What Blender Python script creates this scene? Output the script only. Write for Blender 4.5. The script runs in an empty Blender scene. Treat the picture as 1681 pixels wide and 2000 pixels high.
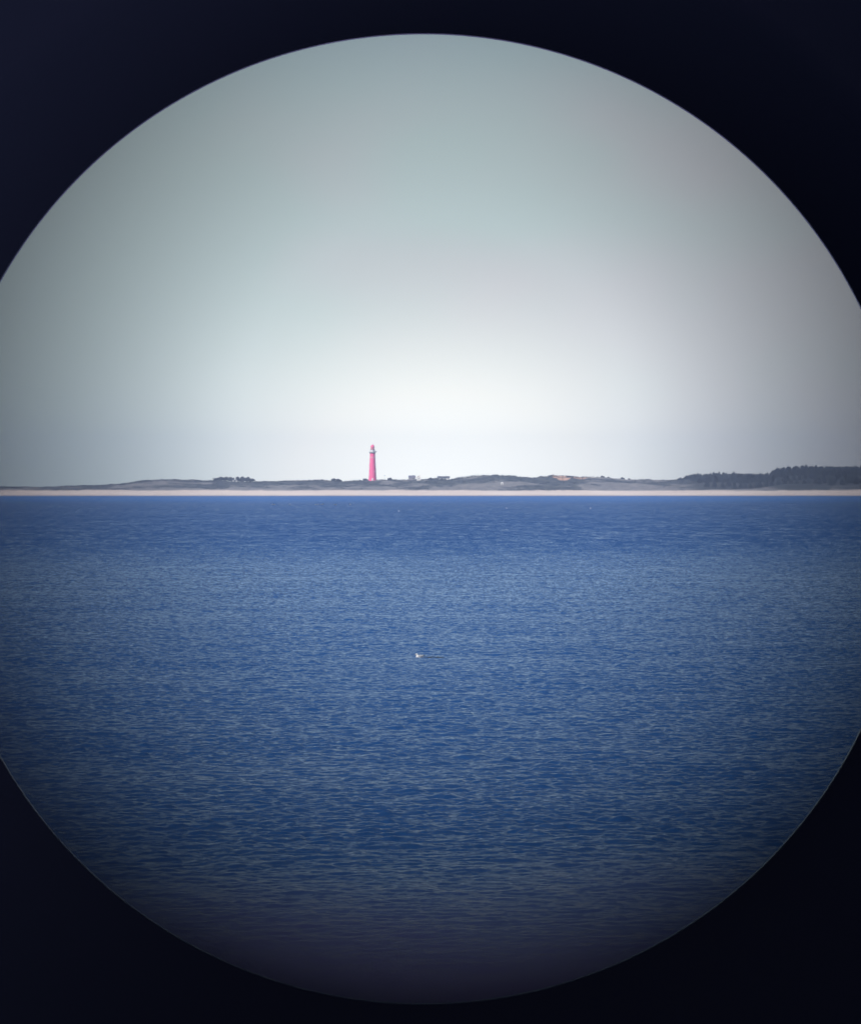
import bpy, math, random
import numpy as np
from mathutils import noise, Vector

random.seed(7)
rng = np.random.default_rng(7)
S = bpy.context.scene
C = S.collection

# ------------------------------------------------------------------ camera
EYE = 8.0            # metres above the water
F = 8150.0           # photo pixels per unit slope (long telephoto view)
CX, HY = 840.5, 954.0
cd = bpy.data.cameras.new('camera')
cam = bpy.data.objects.new('camera', cd)
C.objects.link(cam)
cam.location = (0, 0, EYE)
cam.rotation_euler = (math.radians(90), 0, 0)
cd.sensor_fit = 'VERTICAL'
cd.sensor_height = 6.0
cd.sensor_width = 6.0
cd.lens = F / 2000 * 6.0
cd.shift_y = -(1000 - HY) / 2000
cd.clip_start = 0.0005
cd.clip_end = 60000
cd.dof.use_dof = True
cd.dof.focus_distance = 2.5
APR = 0.265           # mm, radius of the lens opening
cd.dof.aperture_fstop = cd.lens / (2 * APR)
S.camera = cam

# ------------------------------------------------------------------ light
SUN_EL, SUN_AZ = math.radians(38), math.radians(-138)     # azimuth clockwise from +Y; behind and left
W = bpy.data.worlds.new("World")
S.world = W
W.use_nodes = True
nt = W.node_tree
N, L = nt.nodes, nt.links
N.clear()
def nd(t, **kw):
    n = N.new(t)
    for k, v in kw.items(): setattr(n, k, v)
    return n
def mth(op, a, b=None, c=None, tree=None, clamp=False):
    T = tree or nt
    n = T.nodes.new('ShaderNodeMath'); n.operation = op; n.use_clamp = clamp
    for i, v in enumerate((a, b, c)):
        if v is None: continue
        if isinstance(v, (int, float)): n.inputs[i].default_value = v
        else: T.links.new(v, n.inputs[i])
    return n.outputs[0]
def mixc(f, a, b, tree=None, blend='MIX'):
    T = tree or nt
    n = T.nodes.new('ShaderNodeMix'); n.data_type = 'RGBA'; n.blend_type = blend
    for i, v in ((0, f), (6, a), (7, b)):
        if isinstance(v, (int, float)): n.inputs[i].default_value = v
        elif isinstance(v, tuple): n.inputs[i].default_value = (*v, 1)
        else: T.links.new(v, n.inputs[i])
    return n.outputs[2]
sky = nd('ShaderNodeTexSky', sky_type='NISHITA', sun_disc=False)
sky.sun_elevation = SUN_EL
sky.sun_rotation = SUN_AZ
sky.air_density = 1.0; sky.dust_density = 0.6; sky.ozone_density = 1.5
tc = nd('ShaderNodeTexCoord')
sep = nd('ShaderNodeSeparateXYZ'); L.new(tc.outputs['Generated'], sep.inputs[0])
dx, dy, dz = sep.outputs
# haze bank over the land, plus a local glow painted in for the optics' bright centre
az = mth('ARCTAN2', dx, dy)
ex = mth('POWER', mth('DIVIDE', mth('SUBTRACT', az, 0.003), 0.062), 2.0)
ez = mth('POWER', mth('DIVIDE', mth('SUBTRACT', dz, 0.002), 0.036), 2.0)
glow = mth('EXPONENT', mth('MULTIPLY', mth('ADD', ex, ez), -1.0))
lum = mth('ADD', mth('MULTIPLY', glow, 0.78), 0.55)
ns = nd('ShaderNodeTexNoise'); ns.inputs['Scale'].default_value = 16; ns.inputs['Detail'].default_value = 1.5
mp = nd('ShaderNodeMapping'); mp.inputs['Scale'].default_value = (1, 1, 1.8); mp.inputs['Location'].default_value = (0.32, 0.1, 0.3)
L.new(tc.outputs['Generated'], mp.inputs[0]); L.new(mp.outputs[0], ns.inputs['Vector'])
nf = mth('MULTIPLY', mth('SUBTRACT', mth('ADD', ns.outputs[0], mth('MULTIPLY', az, 1.6)), 0.40), 3.2, clamp=True)
tint = mixc(nf, (0.82, 1.00, 1.01), (0.92, 0.965, 1.02))
tint = mixc(mth('MULTIPLY', glow, 1.4, clamp=True), tint, (1.0, 1.01, 0.95))
hz = nd('ShaderNodeVectorMath', operation='SCALE'); L.new(tint, hz.inputs[0]); L.new(lum, hz.inputs['Scale'])
sk = nd('ShaderNodeVectorMath', operation='SCALE'); L.new(sky.outputs[0], sk.inputs[0]); sk.inputs['Scale'].default_value = 0.13
mr = nd('ShaderNodeMapRange', interpolation_type='SMOOTHSTEP')
L.new(dz, mr.inputs[0]); mr.inputs[1].default_value = 0.07; mr.inputs[2].default_value = 0.16
final = mixc(mr.outputs[0], hz.outputs[0], sk.outputs[0])
bg = nd('ShaderNodeBackground'); L.new(final, bg.inputs[0]); bg.inputs[1].default_value = 1.0
out = nd('ShaderNodeOutputWorld'); L.new(bg.outputs[0], out.inputs[0])

sl = bpy.data.lights.new('sun', 'SUN'); sl.energy = 4.6; sl.angle = math.radians(0.5); sl.color = (1, 0.95, 0.88)
so = bpy.data.objects.new('sun', sl); C.objects.link(so)
sd = Vector((math.sin(SUN_AZ) * math.cos(SUN_EL), math.cos(SUN_AZ) * math.cos(SUN_EL), math.sin(SUN_EL)))
so.rotation_euler = sd.to_track_quat('Z', 'Y').to_euler()
so.location = (-20, -20, 40)
S.view_settings.view_transform = 'Standard'
S.view_settings.look = 'None'
S.view_settings.exposure = 0
S.view_settings.gamma = 1

# ------------------------------------------------------------------ helpers
def pt(x, y, D):
    "point at distance D that the photograph shows at (x, y); used only to read off real positions"
    return Vector(((x - CX) / F * D, D, EYE + (HY - y) / F * D))

class MB:
    def __init__(s): s.v, s.f = [], []
    def add(s, vs, fs):
        o = len(s.v); s.v += [tuple(v) for v in vs]; s.f += [tuple(i + o for i in f) for f in fs]
    def box(s, c, d, rot=0):
        x, y, z = d[0] / 2, d[1] / 2, d[2] / 2
        cr, sr = math.cos(rot), math.sin(rot)
        vs = []
        for k in (-1, 1):
            for i, j in ((-1, -1), (1, -1), (1, 1), (-1, 1)):
                a, b = i * x, j * y
                vs.append((c[0] + a * cr - b * sr, c[1] + a * sr + b * cr, c[2] + k * z))
        s.add(vs, [(0, 3, 2, 1), (4, 5, 6, 7), (0, 1, 5, 4), (1, 2, 6, 5), (2, 3, 7, 6), (3, 0, 4, 7)])
    def lathe(s, prof, n=32, axis='z', c=(0, 0, 0), close=False):
        vs, fs = [], []
        m = len(prof)
        for i in range(n):
            a = 2 * math.pi * i / n
            for r, h in prof:
                p = (r * math.cos(a), r * math.sin(a), h) if axis == 'z' else (r * math.cos(a), h, r * math.sin(a))
                vs.append((p[0] + c[0], p[1] + c[1], p[2] + c[2]))
        for i in range(n):
            j = (i + 1) % n
            for k in range(m if close else m - 1):
                k2 = (k + 1) % m
                fs.append((i * m + k, j * m + k, j * m + k2, i * m + k2) if axis == 'z' else (i * m + k2, j * m + k2, j * m + k, i * m + k))
        s.add(vs, fs)
    def tube(s, a, b, r0, r1=None, n=8):
        a, b = Vector(a), Vector(b); r1 = r0 if r1 is None else r1
        d = (b - a).normalized(); u = d.orthogonal().normalized(); w = d.cross(u)
        vs = []
        for p, r in ((a, r0), (b, r1)):
            for i in range(n):
                t = 2 * math.pi * i / n
                vs.append(p + u * (r * math.cos(t)) + w * (r * math.sin(t)))
        s.add(vs, [(i, (i + 1) % n, n + (i + 1) % n, n + i) for i in range(n)] + [tuple(range(n))[::-1], tuple(range(n, 2 * n))])
    def build(s, name, m, parent=None, smooth=False, loc=None):
        me = bpy.data.meshes.new(name); me.from_pydata(s.v, [], s.f); me.materials.append(m); me.update()
        if smooth: me.shade_smooth()
        o = bpy.data.objects.new(name, me); C.objects.link(o)
        if parent: o.parent = parent
        if loc is not None: o.location = loc
        return o
def tag(o, label=None, cat=None, group=None, kind=None):
    for k, v in (('label', label), ('category', cat), ('group', group), ('kind', kind)):
        if v: o[k] = v
    return o
def empty(name, loc, rz=0):
    o = bpy.data.objects.new(name, None); C.objects.link(o); o.location = loc; o.rotation_euler = (0, 0, rz)
    o.empty_display_size = 0.2
    return o
def mat(name, col, rough=0.7, metal=0.0, var=0.15, scale=3.0, bump=0.0):
    m = bpy.data.materials.new(name); m.use_nodes = True
    T = m.node_tree; b = T.nodes['Principled BSDF']
    b.inputs['Roughness'].default_value = rough; b.inputs['Metallic'].default_value = metal
    n = T.nodes.new('ShaderNodeTexNoise'); n.inputs['Scale'].default_value = scale; n.inputs['Detail'].default_value = 5
    t = T.nodes.new('ShaderNodeTexCoord'); T.links.new(t.outputs['Object'], n.inputs['Vector'])
    lo = tuple(c * (1 - var) for c in col); hi = tuple(min(1, c * (1 + var)) for c in col)
    T.links.new(mixc(n.outputs[0], lo, hi, T), b.inputs['Base Color'])
    if bump:
        bp = T.nodes.new('ShaderNodeBump'); bp.inputs['Strength'].default_value = bump
        T.links.new(n.outputs[0], bp.inputs['Height']); T.links.new(bp.outputs[0], b.inputs['Normal'])
    return m

# ------------------------------------------------------------------ water
SLOPE = 0.21
def water_material():
    m = bpy.data.materials.new('sea_water'); m.use_nodes = True
    T = m.node_tree; b = T.nodes['Principled BSDF']
    tcn = T.nodes.new('ShaderNodeTexCoord')
    def vn(scale, sx, sy, detail=2.0, rough=0.55, off=0.0, rot=0.0):
        mpn = T.nodes.new('ShaderNodeMapping'); mpn.inputs['Scale'].default_value = (sx, sy, 1)
        mpn.inputs['Location'].default_value = (off, off * 0.7, 0); mpn.inputs['Rotation'].default_value = (0, 0, rot)
        T.links.new(tcn.outputs['Object'], mpn.inputs[0])
        n = T.nodes.new('ShaderNodeTexNoise'); n.inputs['Scale'].default_value = scale
        n.inputs['Detail'].default_value = detail; n.inputs['Roughness'].default_value = rough
        T.links.new(mpn.outputs[0], n.inputs['Vector'])
        v = T.nodes.new('ShaderNodeVectorMath'); v.operation = 'SUBTRACT'
        T.links.new(n.outputs['Color'], v.inputs[0]); v.inputs[1].default_value = (0.5, 0.5, 0.5)
        return v.outputs[0], n.outputs[0]
    def sc(v, s):
        n = T.nodes.new('ShaderNodeVectorMath'); n.operation = 'MULTIPLY'
        T.links.new(v, n.inputs[0]); n.inputs[1].default_value = s; return n.outputs[0]
    def ad(a, c):
        n = T.nodes.new('ShaderNodeVectorMath'); n.operation = 'ADD'
        T.links.new(a, n.inputs[0])
        if isinstance(c, tuple): n.inputs[1].default_value = c
        else: T.links.new(c, n.inputs[1])
        return n.outputs[0]
    a1, f1 = vn(1.0, 2.4, 0.75, 4.0, 0.66)                     # chop, about half a metre to a metre
    a2, f2 = vn(1.0, 0.55, 0.16, 3.0, 0.6, 31.7, 0.08)           # short wind sea
    a3, f3 = vn(1.0, 0.09, 0.03, 3.0, 0.5, 77.1, -0.05)          # gust patches
    gp = T.nodes.new('ShaderNodeSeparateXYZ'); T.links.new(tcn.outputs['Object'], gp.inputs[0])
    def ramp(v, a, b_, lo, hi, sm='SMOOTHSTEP'):
        n = T.nodes.new('ShaderNodeMapRange'); n.interpolation_type = sm; T.links.new(v, n.inputs[0])
        for i_, q_ in enumerate((a, b_, lo, hi)): n.inputs[i_ + 1].default_value = q_
        return n.outputs[0]
    def scl(v, f):
        n = T.nodes.new('ShaderNodeVectorMath'); n.operation = 'SCALE'; T.links.new(v, n.inputs[0]); T.links.new(f, n.inputs['Scale']); return n.outputs[0]
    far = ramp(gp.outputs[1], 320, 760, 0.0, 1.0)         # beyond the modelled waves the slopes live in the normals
    wv = ad(ad(sc(a1, (0.7, 1.2, 0)), sc(a2, (0.25, 0.85, 0))), sc(a3, (0.06, 0.22, 0)))
    fine, _ = vn(1.0, 9.0, 5.0, 3.0, 0.6, 12.3, 0.3)      # capillary ripples
    gn = T.nodes.new('ShaderNodeNewGeometry')
    nrm = ad(ad(scl(ad(wv, (0, -0.25, 0)), far), sc(fine, (0.35, 0.35, 0))), gn.outputs['Normal'])
    nn = T.nodes.new('ShaderNodeVectorMath'); nn.operation = 'NORMALIZE'; T.links.new(nrm, nn.inputs[0])
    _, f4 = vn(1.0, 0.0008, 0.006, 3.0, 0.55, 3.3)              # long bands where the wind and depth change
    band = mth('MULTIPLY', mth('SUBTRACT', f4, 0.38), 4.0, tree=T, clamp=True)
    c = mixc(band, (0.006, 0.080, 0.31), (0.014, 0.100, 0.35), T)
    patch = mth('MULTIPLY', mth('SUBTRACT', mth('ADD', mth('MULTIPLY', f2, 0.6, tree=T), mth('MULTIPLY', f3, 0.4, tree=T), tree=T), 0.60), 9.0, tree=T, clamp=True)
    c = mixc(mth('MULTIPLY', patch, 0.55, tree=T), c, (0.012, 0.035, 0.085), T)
    glare = T.nodes.new('ShaderNodeMapRange'); glare.interpolation_type = 'SMOOTHSTEP'    # lens glare painted in: near water turned purple and less reflective
    T.links.new(mth('ADD', gp.outputs[1], mth('MULTIPLY', f3, 20.0, tree=T), tree=T), glare.inputs[0])
    glare.inputs[1].default_value = 70; glare.inputs[2].default_value = 102; glare.inputs[3].default_value = 1; glare.inputs[4].default_value = 0
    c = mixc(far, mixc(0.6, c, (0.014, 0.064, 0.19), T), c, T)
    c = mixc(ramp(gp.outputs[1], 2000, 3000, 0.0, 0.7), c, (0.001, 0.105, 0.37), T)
    c = mixc(glare.outputs[0], c, (0.15, 0.125, 0.27), T)
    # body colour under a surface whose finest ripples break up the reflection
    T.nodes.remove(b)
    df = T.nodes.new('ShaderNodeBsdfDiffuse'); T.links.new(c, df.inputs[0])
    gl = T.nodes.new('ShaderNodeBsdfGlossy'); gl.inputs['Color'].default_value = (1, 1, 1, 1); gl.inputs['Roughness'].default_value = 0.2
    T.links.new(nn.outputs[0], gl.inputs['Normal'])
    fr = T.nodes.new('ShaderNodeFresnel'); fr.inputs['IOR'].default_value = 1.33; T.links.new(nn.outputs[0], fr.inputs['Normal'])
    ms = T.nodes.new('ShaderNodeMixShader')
    T.links.new(mth('MULTIPLY', fr.outputs[0], mth('SUBTRACT', 0.80, mth('MULTIPLY', glare.outputs[0], 0.6, tree=T), tree=T), tree=T, clamp=True), ms.inputs[0])
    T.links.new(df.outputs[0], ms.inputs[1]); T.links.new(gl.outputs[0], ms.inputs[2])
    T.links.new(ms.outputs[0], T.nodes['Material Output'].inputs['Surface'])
    return m
def sea_tile(n, size, lpeak, lmin, lmax, seed, wind):
    "one periodic patch of wind sea (height and sideways pull), from a random wave spectrum"
    g = np.random.default_rng(seed)
    kx = np.fft.fftfreq(n, size / n) * 2 * np.pi
    KX, KY = np.meshgrid(kx, kx, indexing='ij')
    K = np.hypot(KX, KY); K[0, 0] = 1
    ct = (KX * math.cos(wind) + KY * math.sin(wind)) / K
    kp = 2 * np.pi / lpeak
    P = np.exp(-1.25 * (kp / K) ** 2) * K ** -3.5 * (0.18 + 0.82 * ct ** 2)
    P[(K > 2 * np.pi / lmin) | (K < 2 * np.pi / lmax)] = 0
    P[0, 0] = 0
    H = np.sqrt(P) * (g.normal(size=K.shape) + 1j * g.normal(size=K.shape))
    r = lambda Z: np.real(np.fft.ifft2(Z))
    h = r(H); sx_, sy_ = r(1j * KX * H), r(1j * KY * H)
    q = 1 / math.sqrt((sx_ ** 2 + sy_ ** 2).mean())          # unit rms slope
    return h * q, r(-1j * KX / K * H) * q, r(-1j * KY / K * H) * q
def sample(t, size, x, y):
    n = t.shape[0]
    u = (x / size * n) % n; v = (y / size * n) % n
    i = u.astype(np.int32) % n; j = v.astype(np.int32) % n; a = (u - np.floor(u)).astype(np.float32); b = (v - np.floor(v)).astype(np.float32)
    i1 = (i + 1) % n; j1 = (j + 1) % n
    return (t[i, j] * (1 - a) + t[i1, j] * a) * (1 - b) + (t[i, j1] * (1 - a) + t[i1, j1] * a) * b
R0, R1, NCOL, HALF = 50.0, 720.0, 700, 0.145
rr = [R0]
while rr[-1] < R1: rr.append(rr[-1] + max(0.065, rr[-1] * 0.00036))
rr = np.array(rr); rr[-1] = R1
u = np.linspace(-1, 1, NCOL)
X = rr[:, None] * u[None, :] * HALF; Y = np.repeat(rr[:, None], NCOL, 1)
edge = np.clip((1 - np.abs(u)) / .03, 0, 1)[None, :] * np.clip((rr - R0) / 4, 0, 1)[:, None] * np.clip((R1 - rr) / 180, 0, 1)[:, None]
Z = np.zeros_like(X); DX = np.zeros_like(X); DY = np.zeros_like(X)
gt, _, _ = sea_tile(512, 230.0, 22.0, 3.0, 60.0, 11, -1.5)
gust = 1.04 + 0.11 * np.clip(sample(gt / gt.std(), 230.0, X * .9 + Y * .15, Y * .8), -2, 2)
tq = np.clip((Y - 66) / 38, 0, 1); gust = gust * (0.35 + 0.65 * tq * tq * (3 - 2 * tq))      # waves flattened near the quay, as if veiled by lens glare
for size, seed, lp_, lmin, lmax, amp, th in ((71.0, 3, 2.2, .25, 9, SLOPE * .75, -1.2), (37.3, 5, 0.8, .2, 2.0, SLOPE * .75, -1.9)):
    tiles = sea_tile(1024 if size > 50 else 768, size, lp_, lmin, lmax, seed, th)
    rot = 0.37 * (1 if size > 50 else -1.3); cr_, sr_ = math.cos(rot), math.sin(rot)
    XR, YR = X * cr_ - Y * sr_, X * sr_ + Y * cr_
    hh, ax, ay = [sample(t, size, XR, YR) * amp * gust for t in tiles]
    Z += hh; DX += (ax * cr_ + ay * sr_) * .45; DY += (-ax * sr_ + ay * cr_) * .45
X = X + DX * edge; Y = Y + DY * edge; Z = Z * edge
nr = len(rr)
V = np.stack([X, Y, Z], -1).reshape(-1, 3)
idx = np.arange(nr * NCOL, dtype=np.int32).reshape(nr, NCOL)
Q = np.stack([idx[:-1, :-1], idx[:-1, 1:], idx[1:, 1:], idx[1:, :-1]], -1).reshape(-1, 4)
ev, eq = [], []
def quad(a, b, c, d):
    o = len(V) + len(ev); ev.extend([(*p, 0.0) for p in (a, b, c, d)]); eq.append((o, o + 1, o + 2, o + 3))
xl0, xl1 = R0 * HALF, R1 * HALF
quad((-3900, R0), (-xl0, R0), (-xl1, R1), (-3900, R1)); quad((xl0, R0), (3900, R0), (3900, R1), (xl1, R1))
quad((-3900, -500), (3900, -500), (3900, R0), (-3900, R0))
for i in range(12):
    for k in range(16):
        xa, xb = -3900 + 650 * i, -3250 + 650 * i; ya, yb = R1 + (5700 - R1) * k / 16, R1 + (5700 - R1) * (k + 1) / 16
        quad((xa, ya), (xb, ya), (xb, yb), (xa, yb))
V = np.concatenate([V, np.array(ev)]).astype(np.float32); Q = np.concatenate([Q, np.array(eq, dtype=np.int32)])
me = bpy.data.meshes.new('water'); me.vertices.add(len(V)); me.vertices.foreach_set('co', V.ravel())
me.loops.add(Q.size); me.loops.foreach_set('vertex_index', Q.ravel().astype(np.int32))
me.polygons.add(len(Q)); me.polygons.foreach_set('loop_start', np.arange(0, Q.size, 4, dtype=np.int32))
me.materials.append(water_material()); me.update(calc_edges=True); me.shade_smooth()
wo = bpy.data.objects.new('water', me); C.objects.link(wo)
tag(wo, kind='structure')

# foam flecks where small crests break over the far shoal
fm = MB()
foam_m = mat('foam', (0.8, 0.8, 0.8), 0.8)
for (px, py, w) in ((536, 986, 9), (620, 986, 7), (629, 985.6, 6), (655, 986, 5), (684, 986, 4), (566, 985.5, 4), (1080, 1086, 4), (503, 1089, 5)):
    D = EYE * F / (py - HY)
    for k in range(7):
        X = (px - CX) / F * D + random.uniform(-.5, .5) * w * D / F
        wd = random.uniform(.3, .9) * w * D / F * 0.35
        h = 0.00022 * D * random.uniform(.7, 1.3)
        p = [(X - wd, D, 0.0), (X - wd * .4, D - h, h * .7), (X + wd * .3, D - h * .8, h), (X + wd, D, 0.0), (X + wd * .2, D + h, h * .3), (X - wd * .5, D + h * .7, h * .2)]
        fm.add(p, [(0, 1, 4, 5), (1, 2, 4), (2, 3, 4)])
tag(fm.build('foam', foam_m), 'white foam flecks on small crests breaking on far blue water', 'foam', kind='stuff')

# ------------------------------------------------------------------ island: beach and dunes
PROF = [(-3000, 950), (-600, 950), (0, 951), (60, 952), (110, 951), (160, 950), (250, 946), (270, 941), (282, 938.5), (330, 937), (380, 939), (415, 940.5), (500, 942),
        (560, 940.5), (600, 939), (640, 940), (670, 940), (720, 938.5), (760, 938), (800, 938), (850, 936.5), (880, 938), (900, 934),
        (945, 929.5), (970, 928), (1000, 931), (1040, 934), (1080, 930), (1120, 932), (1170, 933), (1220, 937), (1260, 939), (1300, 939),
        (1325, 938), (1345, 936), (1400, 936), (1480, 936), (1500, 935), (1520, 930), (1560, 928), (1600, 928), (1700, 927), (2100, 930), (4500, 935)]
def cover(x, d):
    "how densely scrub covers the dune here, -1 to 1"
    v = noise.noise(Vector((x * .011, d * .016, 4))) * 1.1 + .8 * noise.noise(Vector((x * .03, d * .045, 14))) + .45 * noise.noise(Vector((x * .09, d * .1, 24)))
    return v + 0.24 * min(1, (d - 4690) / 90) + .08
PX, PY = [p[0] for p in PROF], [p[1] for p in PROF]
RIDGE = 4850.0
def dune_h(x, d):
    px = x / RIDGE * F + CX
    top = EYE + (HY - np.interp(px, PX, PY)) * RIDGE / F
    bh = 4.9 + 2.6 * noise.noise(Vector((x * .01, 3.3, 0)))
    wob = 22 * noise.noise(Vector((x * .006, 9.1, 0)))
    if d < 4640:
        t = max(0, (d - 4500) / 130); z = -1.2 + (bh + 1.2) * min(1, t) ** 0.8
        if d > 4600: z += (d - 4600) / 40 * 0.3 * abs(noise.noise(Vector((x * .05, d * .05, 0))))
        return z
    t = min(1, max(0, (d + wob - 4640) / (RIDGE - 4640)))
    t = t * t * (3 - 2 * t)
    z = bh + (top - bh) * (0.12 + 0.88 * t) if d > 4650 else bh + (top - bh) * 0.12 * (d - 4640) / 10
    hill = noise.fractal(Vector((x * .012, d * .02, 1.7)), 1.0, 2.0, 4)
    z += hill * 5.5 * (1 - t) * min(1, (d - 4640) / 30)
    z += (1.5 * noise.noise(Vector((x * .035, d * .03, 15))) + 0.9 * noise.noise(Vector((x * .09, d * .05, 5))) + 0.5 * noise.noise(Vector((x * .2, d * .1, 8))))* min(1, (d - 4640) / 30)
    if d > RIDGE: z -= (d - RIDGE) * 0.012
    return max(z, 4.0)
dm = MB()
xs = [-1500 + 3.0 * i for i in range(1001)]
ys = list(np.arange(4490, 4660, 8.5)) + list(np.arange(4660, 4900, 6.0)) + list(np.arange(4900, 5300, 40.0)) + [5400, 5600]
DUNE_Z = {}
for y in ys:
    for x in xs:
        dm.v.append((x * (1 if y < 5400 else 2.3), y, dune_h(x, y) if y < 5400 else 5.0))
nx = len(xs)
dm.f = [(j * nx + i, j * nx + i + 1, (j + 1) * nx + i + 1, (j + 1) * nx + i) for j in range(len(ys) - 1) for i in range(nx - 1)]
def dune_material():
    m = bpy.data.materials.new('dune_ground'); m.use_nodes = True
    T = m.node_tree; b = T.nodes['Principled BSDF']; b.inputs['Roughness'].default_value = 0.9
    g = T.nodes.new('ShaderNodeNewGeometry'); s = T.nodes.new('ShaderNodeSeparateXYZ'); T.links.new(g.outputs['Position'], s.inputs[0])
    def nz(sc, mx, off=0, det=4):
        mpn = T.nodes.new('ShaderNodeMapping'); mpn.inputs['Scale'].default_value = mx; mpn.inputs['Location'].default_value = (off, 0, 0)
        T.links.new(g.outputs['Position'], mpn.inputs[0])
        n = T.nodes.new('ShaderNodeTexNoise'); n.inputs['Scale'].default_value = sc; n.inputs['Detail'].default_value = det
        T.links.new(mpn.outputs[0], n.inputs['Vector']); return n.outputs[0]
    n1 = nz(0.02, (1, 1.0, 4)); n2 = nz(0.12, (1, .6, 2), 40); n3 = nz(0.008, (1, 1, 1), 90)
    scrub = mixc(mth('MULTIPLY', mth('SUBTRACT', n2, .4, tree=T), 4, tree=T, clamp=True), (0.024, 0.030, 0.034), (0.085, 0.088, 0.08), T)
    grass = mixc(n2, (0.08, 0.08, 0.08), (0.30, 0.27, 0.25), T)
    sand = mixc(n1, (0.66, 0.50, 0.40), (0.95, 0.80, 0.69), T)
    wet = T.nodes.new('ShaderNodeMapRange'); T.links.new(mth('ADD', s.outputs[2], n2, tree=T), wet.inputs[0])
    wet.inputs[1].default_value = 1.0; wet.inputs[2].default_value = 1.9; wet.inputs[3].default_value = 0.55; wet.inputs[4].default_value = 0
    sand = mixc(wet.outputs[0], sand, (0.30, 0.25, 0.22), T)
    f = mth('MULTIPLY', mth('SUBTRACT', mth('ADD', mth('MULTIPLY', n1, .7, tree=T), mth('MULTIPLY', n3, .3, tree=T), tree=T), 0.52), 9, tree=T, clamp=True)
    # marram grass on the low foredune, scrub higher up
    low = T.nodes.new('ShaderNodeMapRange'); T.links.new(mth('ADD', s.outputs[2], mth('MULTIPLY', n1, 6.0, tree=T), tree=T), low.inputs[0])
    low.inputs[1].default_value = 9.0; low.inputs[2].default_value = 10.5; low.inputs[3].default_value = 1; low.inputs[4].default_value = 0
    f = mth('MAXIMUM', f, mth('MULTIPLY', low.outputs[0], 0.9, tree=T), tree=T)
    cv = T.nodes.new('ShaderNodeAttribute'); cv.attribute_name = 'scrub_cover'
    f = mth('MULTIPLY', mth('SUBTRACT', mth('ADD', cv.outputs['Fac'], mth('MULTIPLY', n2, .5, tree=T), tree=T), .25, tree=T), 4.0, tree=T, clamp=True)
    c = mixc(f, grass, scrub, T)
    bl = T.nodes.new('ShaderNodeMapRange'); T.links.new(mth('ADD', s.outputs[2], mth('ADD', mth('MULTIPLY', n2, 2.0, tree=T), mth('MULTIPLY', n1, 3.0, tree=T), tree=T), tree=T), bl.inputs[0])
    bl.inputs[1].default_value = 7.7; bl.inputs[2].default_value = 8.9; bl.inputs[3].default_value = 1; bl.inputs[4].default_value = 0
    c = mixc(bl.outputs[0], c, sand, T)
    at = T.nodes.new('ShaderNodeAttribute'); at.attribute_name = 'bare_sand'
    bs = mth('MULTIPLY', mth('SUBTRACT', mth('MULTIPLY', at.outputs['Fac'], mth('ADD', n2, 0.5, tree=T), tree=T), .35, tree=T), 5, tree=T, clamp=True)
    c = mixc(bs, c, (0.62, 0.36, 0.24), T)
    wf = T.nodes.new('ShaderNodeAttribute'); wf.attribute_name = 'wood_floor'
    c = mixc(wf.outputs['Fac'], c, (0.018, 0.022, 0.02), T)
    T.links.new(c, b.inputs['Base Color'])
    return m
dune = dm.build('dune_terrain', dune_material(), smooth=True)
tag(dune, kind='structure')
A = dune.data.attributes.new('bare_sand', 'FLOAT', 'POINT')
vals = np.zeros(len(dm.v), dtype=np.float32)
co = np.array(dm.v)
for (px, y0, rx, ry, s) in ((1096, 4828, 14, 38, 2.4), (1124, 4836, 18, 26, 1.6), (1165, 4842, 30, 16, 1.3), (1060, 4800, 10, 14, .5), (1232, 4845, 10, 8, .6), (1308, 4845, 9, 10, .8)):
    xc = (px - CX) / F * RIDGE; r = rx * RIDGE / F
    vals = np.maximum(vals, s * np.exp(-((co[:, 0] - xc) / r) ** 2 - ((co[:, 1] - y0) / ry) ** 2))
A.data.foreach_set('value', vals.astype(np.float32))
A3 = dune.data.attributes.new('scrub_cover', 'FLOAT', 'POINT')
A3.data.foreach_set('value', np.array([cover(v[0], v[1]) if v[1] > 4640 else -1.0 for v in dm.v], dtype=np.float32))
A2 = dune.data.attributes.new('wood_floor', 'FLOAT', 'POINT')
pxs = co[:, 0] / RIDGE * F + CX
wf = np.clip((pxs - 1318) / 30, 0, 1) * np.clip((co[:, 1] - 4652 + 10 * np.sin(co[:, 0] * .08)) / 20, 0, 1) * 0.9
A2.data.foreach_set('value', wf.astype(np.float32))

# ------------------------------------------------------------------ vegetation
leaf_dark = mat('pine_foliage', (0.016, 0.026, 0.030), 0.8, var=0.5, scale=.7)
leaf_scrub = mat('scrub_foliage', (0.034, 0.042, 0.044), 0.85, var=0.5, scale=.05)
bark = mat('bark', (0.09, 0.065, 0.05), 0.9)
def leaf_cloud(m, c, rx, ry, rz, n, s, R=random):
    for _ in range(n):
        while True:
            p = Vector((R.uniform(-1, 1), R.uniform(-1, 1), R.uniform(-1, 1)))
            if p.length < 1: break
        q = Vector((c[0] + p.x * rx, c[1] + p.y * ry, c[2] + p.z * rz))
        a = Vector((R.gauss(0, 1), R.gauss(0, 1), R.gauss(0, 1))).normalized() * s * R.uniform(.6, 1.3)
        b = a.orthogonal().normalized() * s * R.uniform(.5, 1)
        m.add([q - a - b * .6, q + a * .2 - b, q + a, q + b], [(0, 1, 2, 3)])
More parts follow.
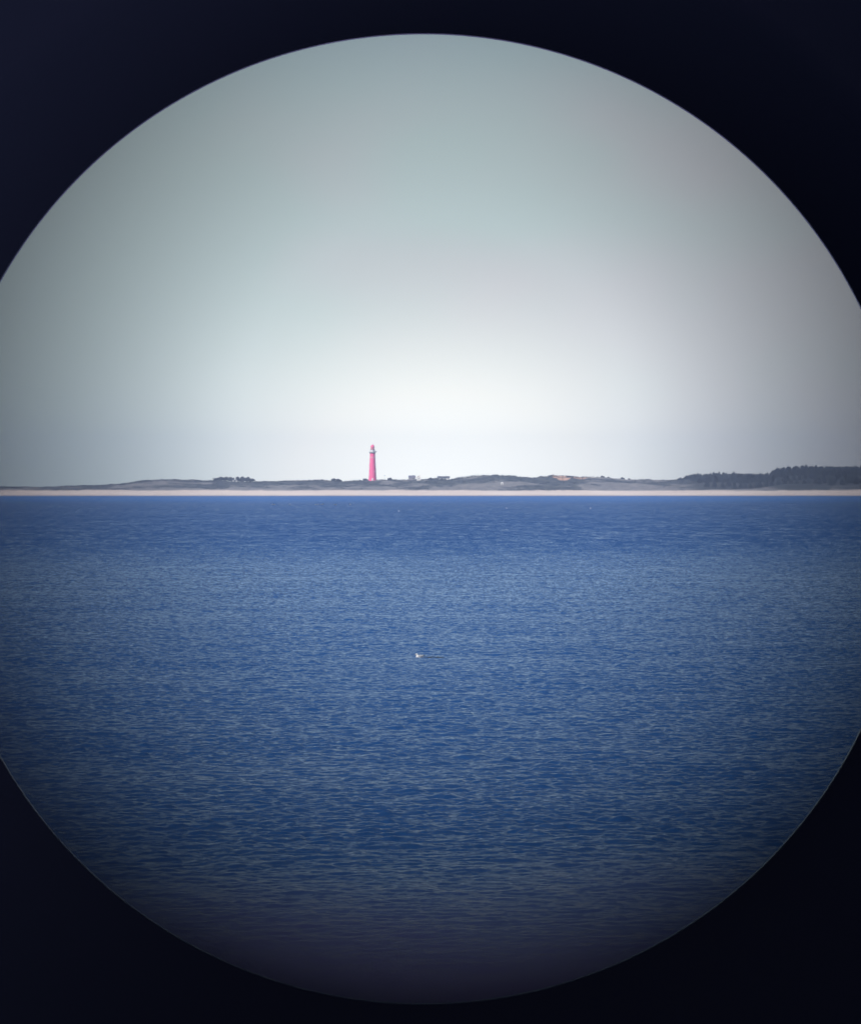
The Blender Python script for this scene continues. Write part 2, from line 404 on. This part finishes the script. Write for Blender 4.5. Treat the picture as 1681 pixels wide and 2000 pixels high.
def pine(h, spread):
    cr, tr = MB(), MB()
    tr.tube((0, 0, -1), (0.1, 0, h * .92), .22, .05, 6)
    top = h
    k = 0
    z = h * .15
    while z < h:
        t = (z - h * .15) / (h * .85)
        w = spread * (1 - t) ** .7 + .25
        for q in range(4 if t < .8 else 2):
            an = random.uniform(0, 6.28); rr = w * random.uniform(.1, .75)
            cx_, cy_ = rr * math.cos(an), rr * math.sin(an)
            tr.tube((0, 0, z - .3), (cx_, cy_, z), .05, .02, 4)
            leaf_cloud(cr, (cx_, cy_, z), w * .55, w * .55, .6, 18, .55)
        z += h * .085
    leaf_cloud(cr, (0, 0, h - .5), .25, .25, .7, 12, .3)
    return cr, tr
def broad(h, spread):
    cr, tr = MB(), MB()
    tr.tube((0, 0, -1), (0, 0, h * .6), .25, .12, 6)
    for q in range(13):
        an = random.uniform(0, 6.28); rr = spread * random.uniform(.15, .8)
        c = (rr * math.cos(an), rr * math.sin(an), h * random.uniform(.25, .86))
        tr.tube((0, 0, h * .4), c, .09, .03, 5)
        leaf_cloud(cr, c, spread * .48, spread * .48, h * .16, 80, .42)
    return cr, tr
def tree_proto(name, fn, h, sp, lm):
    root = empty(name, (0, 0, 0))
    cr, tr = fn(h, sp)
    tr.build('trunk', bark, root); cr.build('crown', lm, root)
    return root
def copy_tree(o, parent=None):
    c = o.copy(); C.objects.link(c); c.parent = parent
    for ch in list(o.children): copy_tree(ch, c)
    return c
pines = [tree_proto('pine_tree', pine, h, sp, leaf_dark) for h, sp in ((10, 2.6), (11.5, 2.4), (9, 3.0), (12.5, 2.2))]
TOPX = [1318, 1330, 1345, 1352, 1400, 1405, 1438, 1446, 1450, 1460, 1488, 1500, 1520, 1540, 1600, 1681, 1800]
TOPY = [937, 933, 927, 926, 925, 924, 924, 922, 928, 924, 926, 924, 914, 912.5, 911, 911, 912]
used = set()
def ground(x, d): return dune_h(x, d)
cnt = 0
for row, (D, dens) in enumerate(((4862, 5.6), (4838, 6.4), (4800, 8), (4755, 9.5), (4705, 11))):
    px = 1324 + row * 14
    while px < 1745:
        X = (px - CX) / F * D; d = D + random.uniform(-9, 9)
        g = ground(X, d)
        want = EYE + (HY - np.interp(px, TOPX, TOPY)) * RIDGE / F + random.uniform(-1.3, 0.7) + (1.2 if random.random() < .15 else 0)
        h = want - g if row < 2 else random.uniform(6, 9)
        h = min(14, max(2.5, h))
        k = random.randrange(4)
        if k not in used: o = pines[k]; used.add(k)
        else: o = copy_tree(pines[k])
        s = h / (10, 11.5, 9, 12.5)[k]
        o.location = (X, d, g); o.scale = (max(.8, s) * random.uniform(1.3, 1.9),) * 2 + (s,)
        o.rotation_euler = (0, 0, random.uniform(0, 6.28))
        tag(o, 'dark pine tree in the wood covering the high right end of the dunes', 'tree', 'pine trees of the wood at the right end of the island')
        px += dens * random.uniform(.6, 1.4); cnt += 1
broads = [tree_proto('dune_tree', broad, h, sp, leaf_scrub) for h, sp in ((5.2, 3.2), (4.6, 3.8))]
bu = set()
def place_broad(px, ytop, label, group=None, D=4846, k=None, ws=1.0):
    k = random.randrange(2) if k is None else k
    if k in bu: o = copy_tree(broads[k])
    else: o = broads[k]; bu.add(k)
    X = (px - CX) / F * D; g = ground(X, D)
    top = EYE + (HY - ytop) * D / F
    s = max(.3, (top - g) / (5.0, 4.4)[k])
    o.location = (X, D, g - .2); o.scale = (s * ws, s * ws, s); o.rotation_euler = (0, 0, random.uniform(0, 6))
    tag(o, label, 'tree', group)
for px, yt in ((422, 933), (431, 931), (441, 931), (451, 931.5), (465, 931), (474, 931), (484, 931.5), (491, 934)):
    place_broad(px, yt, 'low dark tree in the flat-topped clump on the dunes left of the lighthouse', 'trees of the flat-topped clump left of the lighthouse')
place_broad(761, 932.6, 'low dark bush on the skyline just right of the red lighthouse', D=4848)
place_broad(713, 934, 'small dark bush on the skyline touching the left side of the lighthouse', D=4848)
place_broad(628, 935.5, 'dark bush on the dune crest between the tree clump and lighthouse', D=4848)
for px, yt in ((652, 934), (661, 935)):
    place_broad(px, yt, 'low rounded bush of the pair on the crest left of the lighthouse', 'pair of rounded bushes left of the lighthouse', D=4848, ws=1.4)
place_broad(840, 932.5, 'dark spreading bush on the skyline between the two dune houses', D=4830, ws=1.5)
place_broad(163, 946.5, 'dark bush alone on the low far left dunes', D=4848, ws=1.5)
place_broad(1080, 926.6, 'dark bush on the crest beside the orange bare sand slope', D=4846, ws=1.2)
for px, yt in ((1176, 929), (1187, 931), (1215, 932), (1228, 934)):
    place_broad(px, yt, 'dark bush in the row on the crest right of the bare sand', 'row of bushes right of the bare sand', D=4848)
sm = MB()
for i in range(8000):
    d = random.choice((random.uniform(4655, 4860), random.uniform(4820, 4856)))
    X = random.uniform(-640, 640)
    mk = cover(X, d)
    crest = noise.noise(Vector((X * .03, 2.2, 7)))
    if mk < .05 + random.uniform(-.07, .07) and not (d > 4835 and crest > .25): continue
    g = ground(X, d)
    w = random.uniform(.8, 3.2); h = random.uniform(.3, 1.1) * (1.0 if d < 4800 else .8 + 2.2 * max(0, crest) * random.uniform(.5, 1.4))
    leaf_cloud(sm, (X, d, g + h * .3), w, w, h, 14, .42)
scrub = sm.build('dune_scrub', leaf_scrub)
tag(scrub, 'low grey green scrub covering the dune slopes behind the pale beach', 'scrub', kind='stuff')

# ------------------------------------------------------------------ lighthouse
red = mat('red_paint', (0.88, 0.10, 0.27), 0.45, var=.08, scale=.4)
white = mat('white_paint', (0.8, 0.8, 0.78), 0.5, var=.05)
darkm = mat('dark_iron', (0.10, 0.05, 0.08), 0.5)
glass = mat('lantern_glass', (0.42, 0.40, 0.42), 0.1)
lp = pt(727.5, 938, 4820)
gz = ground(lp.x, 4820) - 2
lh = empty('lighthouse', (lp.x, 4820, gz))
tag(lh, 'tall tapering red lighthouse with a white lantern gallery standing on the dunes', 'lighthouse')
k = 4820 / F
zt = EYE + (HY - 884.2) * k - gz       # gallery floor height
zb = EYE + (HY - 938) * k - gz
m = MB()
prof = []
for i in range(25):
    t = i / 24
    z = t * zt
    r = (4.75 - (4.75 - 2.95) * (t ** .9)) * (1.06 if t < .04 else 1)
    prof.append((r, z))
m.lathe([(0, 0)] + prof + [(0, zt)], 48); tower = m.build('tower', red, lh, smooth=False)
m = MB(); m.lathe([(3.18, zt - 6.9), (3.26, zt - 6.9), (3.22, zt - 4.6), (3.12, zt - 4.6)], 40, close=True); m.build('pale_band', mat('faded_band', (0.75, 0.30, 0.36), .6), lh)
for (a, zf) in ((-.9, .25), (-.9, .48), (-.9, .7), (.8, .36), (.8, .6)):
    z = zt * zf; r = 4.75 - 1.8 * (zf ** .9)
    ang = -math.pi / 2 + a
    f = MB(); f.box((math.cos(ang) * r, math.sin(ang) * r, z), (.9, .35, 1.5), ang + math.pi / 2); fo = f.build('window', white, lh)
    g = MB(); g.box((math.cos(ang) * (r + .16), math.sin(ang) * (r + .16), z), (.6, .1, 1.15), ang + math.pi / 2); g.build('pane', glass, fo)
m = MB(); m.lathe([(2.9, zt - 1.1), (3.9, zt), (3.9, zt + .3), (2.0, zt + .3), (2.0, zt - 1.1)], 40, close=True); gal = m.build('gallery', darkm, lh)
m = MB()
for i in range(20):
    a = 2 * math.pi * i / 20
    m.tube((3.75 * math.cos(a), 3.75 * math.sin(a), zt + .3), (3.75 * math.cos(a), 3.75 * math.sin(a), zt + 1.5), .06, n=5)
m.lathe([(3.70, zt + 1.45), (3.80, zt + 1.45), (3.80, zt + 1.55), (3.70, zt + 1.55)], 32, close=True)
m.lathe([(3.71, zt + .9), (3.79, zt + .9), (3.79, zt + .96), (3.71, zt + .96)], 32, close=True)
m.build('railing', darkm, gal)
m = MB(); m.lathe([(0, zt + .3), (2.75, zt + .3), (2.75, zt + 3.3), (0, zt + 3.3)], 24); m.build('watch_room', white, lh)
m = MB(); m.lathe([(2.5, zt + 3.3), (3.15, zt + 3.35), (3.15, zt + 3.6), (2.5, zt + 3.6)], 24, close=True); m.build('upper_gallery', darkm, lh)
m = MB(); m.lathe([(0, zt + 3.6), (2.0, zt + 3.6), (2.0, zt + 6.4), (0, zt + 6.4)], 16); lant = m.build('lantern', mat('lantern_pink', (0.55, 0.22, 0.27), .25), lh)
m = MB()
for i in range(12):
    a = 2 * math.pi * i / 12
    m.box((2.04 * math.cos(a), 2.04 * math.sin(a), zt + 5.0), (.12, .12, 2.8), a)
m.build('glazing_bars', red, lant)
m = MB(); m.lathe([(2.35, zt + 6.3), (2.35, zt + 6.6), (2.15, zt + 7.4), (1.6, zt + 8.4), (.9, zt + 9.0), (.35, zt + 9.3), (.3, zt + 9.8), (0, zt + 9.9)], 24)
dome = m.build('dome', red, lh, smooth=True)
m = MB(); m.tube((0, 0, zt + 9.8), (0, 0, zt + 11.6), .05, n=5); m.build('lightning_rod', darkm, dome)
m = MB(); m.box((4.2, -.2, zt + 1.4), (.6, .5, 1.1)); m.tube((3.7, 0, zt + .9), (4.6, -.3, zt + .9), .07); m.tube((4.6, -.2, zt + .2), (4.6, -.2, zt + 2.2), .06); m.build('antenna', darkm, lh)
m = MB(); m.box((0, -4.65, zb + 1.0), (1.5, .5, 2.6)); m.build('door', white, lh)

# ------------------------------------------------------------------ houses
def house(px, D, w, dp, hw, hr, wallm, roofm, label, zoff=0, rot=0, ridge_x=True, chimney=True):
    X = (px - CX) / F * D; g = ground(X, D) + zoff
    root = empty('dune_house', (X, D, g), rot)
    tag(root, label, 'house')
    m = MB(); m.box((0, 0, hw / 2 - 1.0), (w, dp, hw + 2.0))
    if ridge_x: m.add([(-w/2, -dp/2, hw), (-w/2, dp/2, hw), (-w/2, 0, hw + hr), (w/2, -dp/2, hw), (w/2, dp/2, hw), (w/2, 0, hw + hr)], [(0, 2, 1), (3, 4, 5)])
    else: m.add([(-w/2, -dp/2, hw), (w/2, -dp/2, hw), (0, -dp/2, hw + hr), (-w/2, dp/2, hw), (w/2, dp/2, hw), (0, dp/2, hw + hr)], [(0, 1, 2), (3, 5, 4)])
    m.build('wall', wallm, root)
    m = MB(); e = .35; t = .18
    if ridge_x:
        for s in (-1, 1):
            a = [(-w/2 - e, s * (dp/2 + e), hw - e * hr / (dp/2) + .06), (w/2 + e, s * (dp/2 + e), hw - e * hr / (dp/2) + .06), (w/2 + e, 0, hw + hr + .06), (-w/2 - e, 0, hw + hr + .06)]
            m.add(a + [(p[0], p[1], p[2] + t) for p in a], [(0, 3, 2, 1), (4, 5, 6, 7), (0, 1, 5, 4), (1, 2, 6, 5), (2, 3, 7, 6), (3, 0, 4, 7)])
    else:
        for s in (-1, 1):
            a = [(s * (w/2 + e), -dp/2 - e, hw - e * hr / (w/2) + .06), (s * (w/2 + e), dp/2 + e, hw - e * hr / (w/2) + .06), (0, dp/2 + e, hw + hr + .06), (0, -dp/2 - e, hw + hr + .06)]
            m.add(a + [(p[0], p[1], p[2] + t) for p in a], [(0, 3, 2, 1), (4, 5, 6, 7), (0, 1, 5, 4), (1, 2, 6, 5), (2, 3, 7, 6), (3, 0, 4, 7)])
    rf = m.build('roof', roofm, root)
    if chimney:
        m = MB(); m.box((w * .25, .6, hw + hr), (.7, .7, 1.6)); m.build('chimney', wallm, rf)
    n = max(1, int(w / 3.2))
    for i in range(n):
        x = -w/2 + (i + .5) * w / n
        if i == n // 2 and n > 1:
            m = MB(); m.box((x, -dp/2 - .04, 1.05), (1.0, .14, 2.1)); m.build('door', doorm, root)
        else:
            m = MB(); m.box((x, -dp/2 - .04, 1.55), (1.3, .14, 1.3)); f = m.build('window', white, root)
            m = MB(); m.box((x, -dp/2 - .12, 1.55), (1.05, .08, 1.05)); m.build('pane', winm, f)
    return root
doorm = mat('door_paint', (0.08, 0.12, 0.10), .5); winm = mat('window_glass', (0.05, 0.06, 0.08), .08)
wwall = mat('white_render', (0.8, 0.77, 0.72), .7, var=.06); gwall = mat('grey_wall', (0.24, 0.22, 0.26), .8)
orange = mat('orange_tiles', (0.60, 0.20, 0.09), .7); slate = mat('slate_roof', (0.16, 0.15, 0.19), .6); droof = mat('dark_roof', (0.07, 0.07, 0.09), .6)
house(804.5, 4838, 7.6, 7, 2.6, 2.5, gwall, slate, 'low house with grey slate roof beside the white gabled house', zoff=.3)
house(817.5, 4832, 4.8, 7, 2.9, 2.2, wwall, orange, 'white gabled house with orange tiles on the skyline right of the lighthouse', zoff=.2, ridge_x=False)
house(866, 4838, 14, 8, 1.6, 2.0, wwall, droof, 'long low white house with dark roof half sunk behind the dune crest', zoff=-.2)
house(459, 4834, 5.5, 6, 1.8, .8, wwall, droof, 'small white house under the flat-topped tree clump', zoff=.1, chimney=False)
hp = pt(980, 944, 4700)
rt = empty('beach_hut', (hp.x, 4700, max(ground(hp.x, 4700), hp.z - 1.2))); tag(rt, 'tiny white hut alone on the dark slope above the beach', 'hut')
m = MB(); m.box((0, 0, .7), (2.3, 2.2, 2.4)); m.build('wall', wwall, rt)
m = MB(); m.add([(-1.4, -1.3, 1.9), (1.4, -1.3, 1.9), (1.4, 1.3, 1.9), (-1.4, 1.3, 1.9), (0, 0, 2.7)], [(0, 1, 4), (1, 2, 4), (2, 3, 4), (3, 0, 4), (3, 2, 1, 0)]); m.build('roof', wwall, rt)
m = MB(); m.box((0, -1.12, .5), (.8, .08, 1.6)); m.build('door', doorm, rt)
mp_ = pt(751, 929, 4848); g = ground(mp_.x, 4848)
rt = empty('beacon_pole', (mp_.x, 4848, g)); tag(rt, 'thin dark pole with a round top on the skyline right of the lighthouse', 'pole')
m = MB(); m.tube((0, 0, -1), (0, 0, mp_.z - g), .09, .06); m.build('mast', darkm, rt)
m = MB(); m.lathe([(0, mp_.z - g - .6), (.45, mp_.z - g - .35), (.6, mp_.z - g), (.45, mp_.z - g + .35), (0, mp_.z - g + .6)], 12); m.build('topmark', darkm, rt)

# ------------------------------------------------------------------ birds on the water
featherw = mat('white_feathers', (0.62, 0.61, 0.59), .7, var=.04); wingm = mat('grey_wing', (0.25, 0.26, 0.28), .7); blackf = mat('dark_feathers', (0.04, 0.04, 0.045), .7); beakm = mat('beak', (0.5, 0.25, .05), .5)
def ell(m, c, r, n=12, k=8, tilt=0.0, tail=0.0):
    vs, fs = [], []
    for j in range(k + 1):
        th = math.pi * j / k
        for i in range(n):
            ph = 2 * math.pi * i / n
            x = math.cos(th); rr = math.sin(th)
            X = x * r[0]; Y = rr * math.cos(ph) * r[1]; Z = rr * math.sin(ph) * r[2] + tail * max(0, x) ** 2 + tilt * X
            vs.append((c[0] + X, c[1] + Y, c[2] + Z))
    for j in range(k):
        for i in range(n):
            fs.append((j * n + i, j * n + (i + 1) % n, (j + 1) * n + (i + 1) % n, (j + 1) * n + i))
    m.add(vs, fs)
def gull(px, py, label, s=1.0, rz=0.0):
    D = EYE * F / (py - HY)
    rt = empty('gull', ((px - CX) / F * D, D, 0), rz); rt.scale = (s, s, s)
    tag(rt, label, 'bird')
    b = MB(); ell(b, (0, 0, .045), (.19, .085, .085), tail=.05); ell(b, (-.125, 0, .10), (.045, .035, .08), tilt=-.2)
    ell(b, (-.145, 0, .17), (.05, .036, .038)); b.build('body', featherw, rt, smooth=True)
    for sgn in (-1, 1):
        w = MB(); ell(w, (.05, sgn * .07, .075), (.15, .02, .05), tail=.05); w.build('wing', wingm, rt, smooth=True)
    w = MB(); w.tube((.17, 0, .09), (.27, 0, .10), .025, .008, 8); w.build('tail', blackf, rt)
    w = MB(); w.tube((-.19, 0, .168), (-.235, 0, .16), .011, .003, 6); w.build('beak', beakm, rt)
gull(819.5, 1284.5, 'white gull floating on the blue water with dark driftwood behind it', 0.95, .1)
for px, py, lb in ((989, 993, 'tiny white gull on the far water below the bare sand'), (1153, 993, 'tiny white gull rightmost on the far water'), (779, 998.5, 'tiny white gull on the far water below the lighthouse')):
    gull(px, py, lb, 1.5, random.uniform(-.4, .4))
D = EYE * F / (1285.5 - HY)
dw = MB()
pts = [(-.5, 0, .0), (-.25, .03, .02), (0, .02, .035), (.3, -.02, .03), (.55, .02, .02), (.8, .05, -.01)]
for a, b_ in zip(pts, pts[1:]): dw.tube(a, b_, .035 + .02 * random.random(), .04, 8)
dw.tube((.3, -.02, .03), (.42, .1, .10), .02, .008, 6)
o = dw.build('driftwood', mat('wet_wood', (0.012, 0.014, 0.02), .9), loc=((843 - CX) / F * D, D + .3, 0))
o.scale = (0.75, 1, 0.7); tag(o, 'dark waterlogged driftwood stick floating just right of the white gull', 'driftwood')

# ------------------------------------------------------------------ quay and viewing telescope
conc = mat('concrete', (0.30, 0.29, 0.27), .9, bump=.2)
m = MB(); m.box((0, -7.0, 3.1), (40, 17, 6.6)); q = m.build('quay', conc); tag(q, kind='structure')
AX, AZ = (827 - CX) / F * 1.25, -(1013 - HY) / F * 1.25      # offset of the barrel's axis from the eye
navy = mat('navy_enamel', (0.0030, 0.0038, 0.0105), 0.9, var=.12, scale=900)
navy.node_tree.nodes['Principled BSDF'].inputs['Specular IOR Level'].default_value = 0.02
black = mat('matt_black', (0.004, 0.004, 0.005), 0.95, var=.1)
alu = mat('bare_aluminium', (0.75, 0.75, 0.72), 0.35, metal=1.0, var=.05)
iron = mat('painted_iron', (0.03, 0.05, 0.10), .5)
BASE = 6.4
tel = empty('viewing_telescope', (AX, 0.55, BASE))
tag(tel, 'dark barrel of the viewing telescope whose round opening frames the whole view', 'telescope')
cz = EYE + AZ - BASE
RF = 947 / F * 1.25
def lz(prof, name, mt, n=256, close=False, c=None, parent=tel, smooth=True):
    m = MB(); m.lathe([(r, y - .55) for r, y in prof], n, 'y', c or (0, 0, cz), close)
    return m.build(name, mt, parent, smooth=smooth)
# barrel: hollow, open in front
lz([(.034, .12), (.05, .16), (.172, .45), (.176, 1.16), (.184, 1.17), (.184, 1.30), (.176, 1.30), (.174, 1.256), (.174, 1.19), (.168, 1.15), (.164, .46), (.045, .17), (.031, .12)], 'barrel', black, close=True)
# field ring inside the front end
lz([(RF, 1.2485), (RF, 1.2505), (.1745, 1.254), (.1745, 1.2475), (RF + .0012, 1.2475)], 'front_ring', alu if False else black, n=512, close=True, smooth=False)
lz([(RF - .00016, 1.2478), (RF - .00016, 1.2508), (RF + .0002, 1.2508), (RF + .0002, 1.2478)], 'bright_lip', alu, n=512, close=True, smooth=False)
# eyepiece; its small eye hole is shaped so the blurred edge darkens the view
d1 = 0.0051
ro = 790 / F * d1
ec = ((850 - CX) / F * d1 - AX, 0, EYE + (HY - 800) / F * d1 - BASE)
lz([(ro, d1), (.0060, d1 + .0095), (.020, .020), (.029, .024), (.034, .028), (.034, .12), (.030, .12), (.030, .034), (.018, .024), (.0055, d1 + .0106), (ro * 1.25, d1 + .0007)], 'eyepiece', navy, n=256, close=True, c=ec, smooth=False)
m = MB()
for s in (-1, 1): m.box((s * .205, .15, cz - .12), (.03, .08, .34)); m.tube((s * .17, .15, cz), (s * .235, .15, cz), .035, n=20)
m.box((0, .15, cz - .30), (.44, .08, .03)); m.build('yoke', iron, tel)
m = MB(); m.lathe([(0, .0), (.24, .0), (.24, .03), (.10, .05), (.075, .12), (.07, cz - .42), (.10, cz - .40), (.10, cz - .318), (0, cz - .318)], 40, c=(0, .15, 0)); m.build('column', iron, tel, smooth=False)
m = MB(); m.tube((.168, -.15, cz + .02), (.195, -.15, cz + .02), .03, n=24); m.build('focus_knob', alu, tel)

# ------------------------------------------------------------------ haze
m = MB(); m.box((0, 2600, 38), (8400, 6400, 84))
hm = bpy.data.materials.new('haze_air'); hm.use_nodes = True; T = hm.node_tree; T.nodes.clear()
pv = T.nodes.new('ShaderNodeVolumePrincipled'); pv.inputs['Color'].default_value = (0.58, 0.70, 1.0, 1); pv.inputs['Density'].default_value = 8.5e-5; pv.inputs['Anisotropy'].default_value = 0.0
oo = T.nodes.new('ShaderNodeOutputMaterial'); T.links.new(pv.outputs[0], oo.inputs['Volume'])
hz_o = m.build('haze', hm); tag(hz_o, 'thin pale blue haze over the water and island', 'haze', kind='stuff')
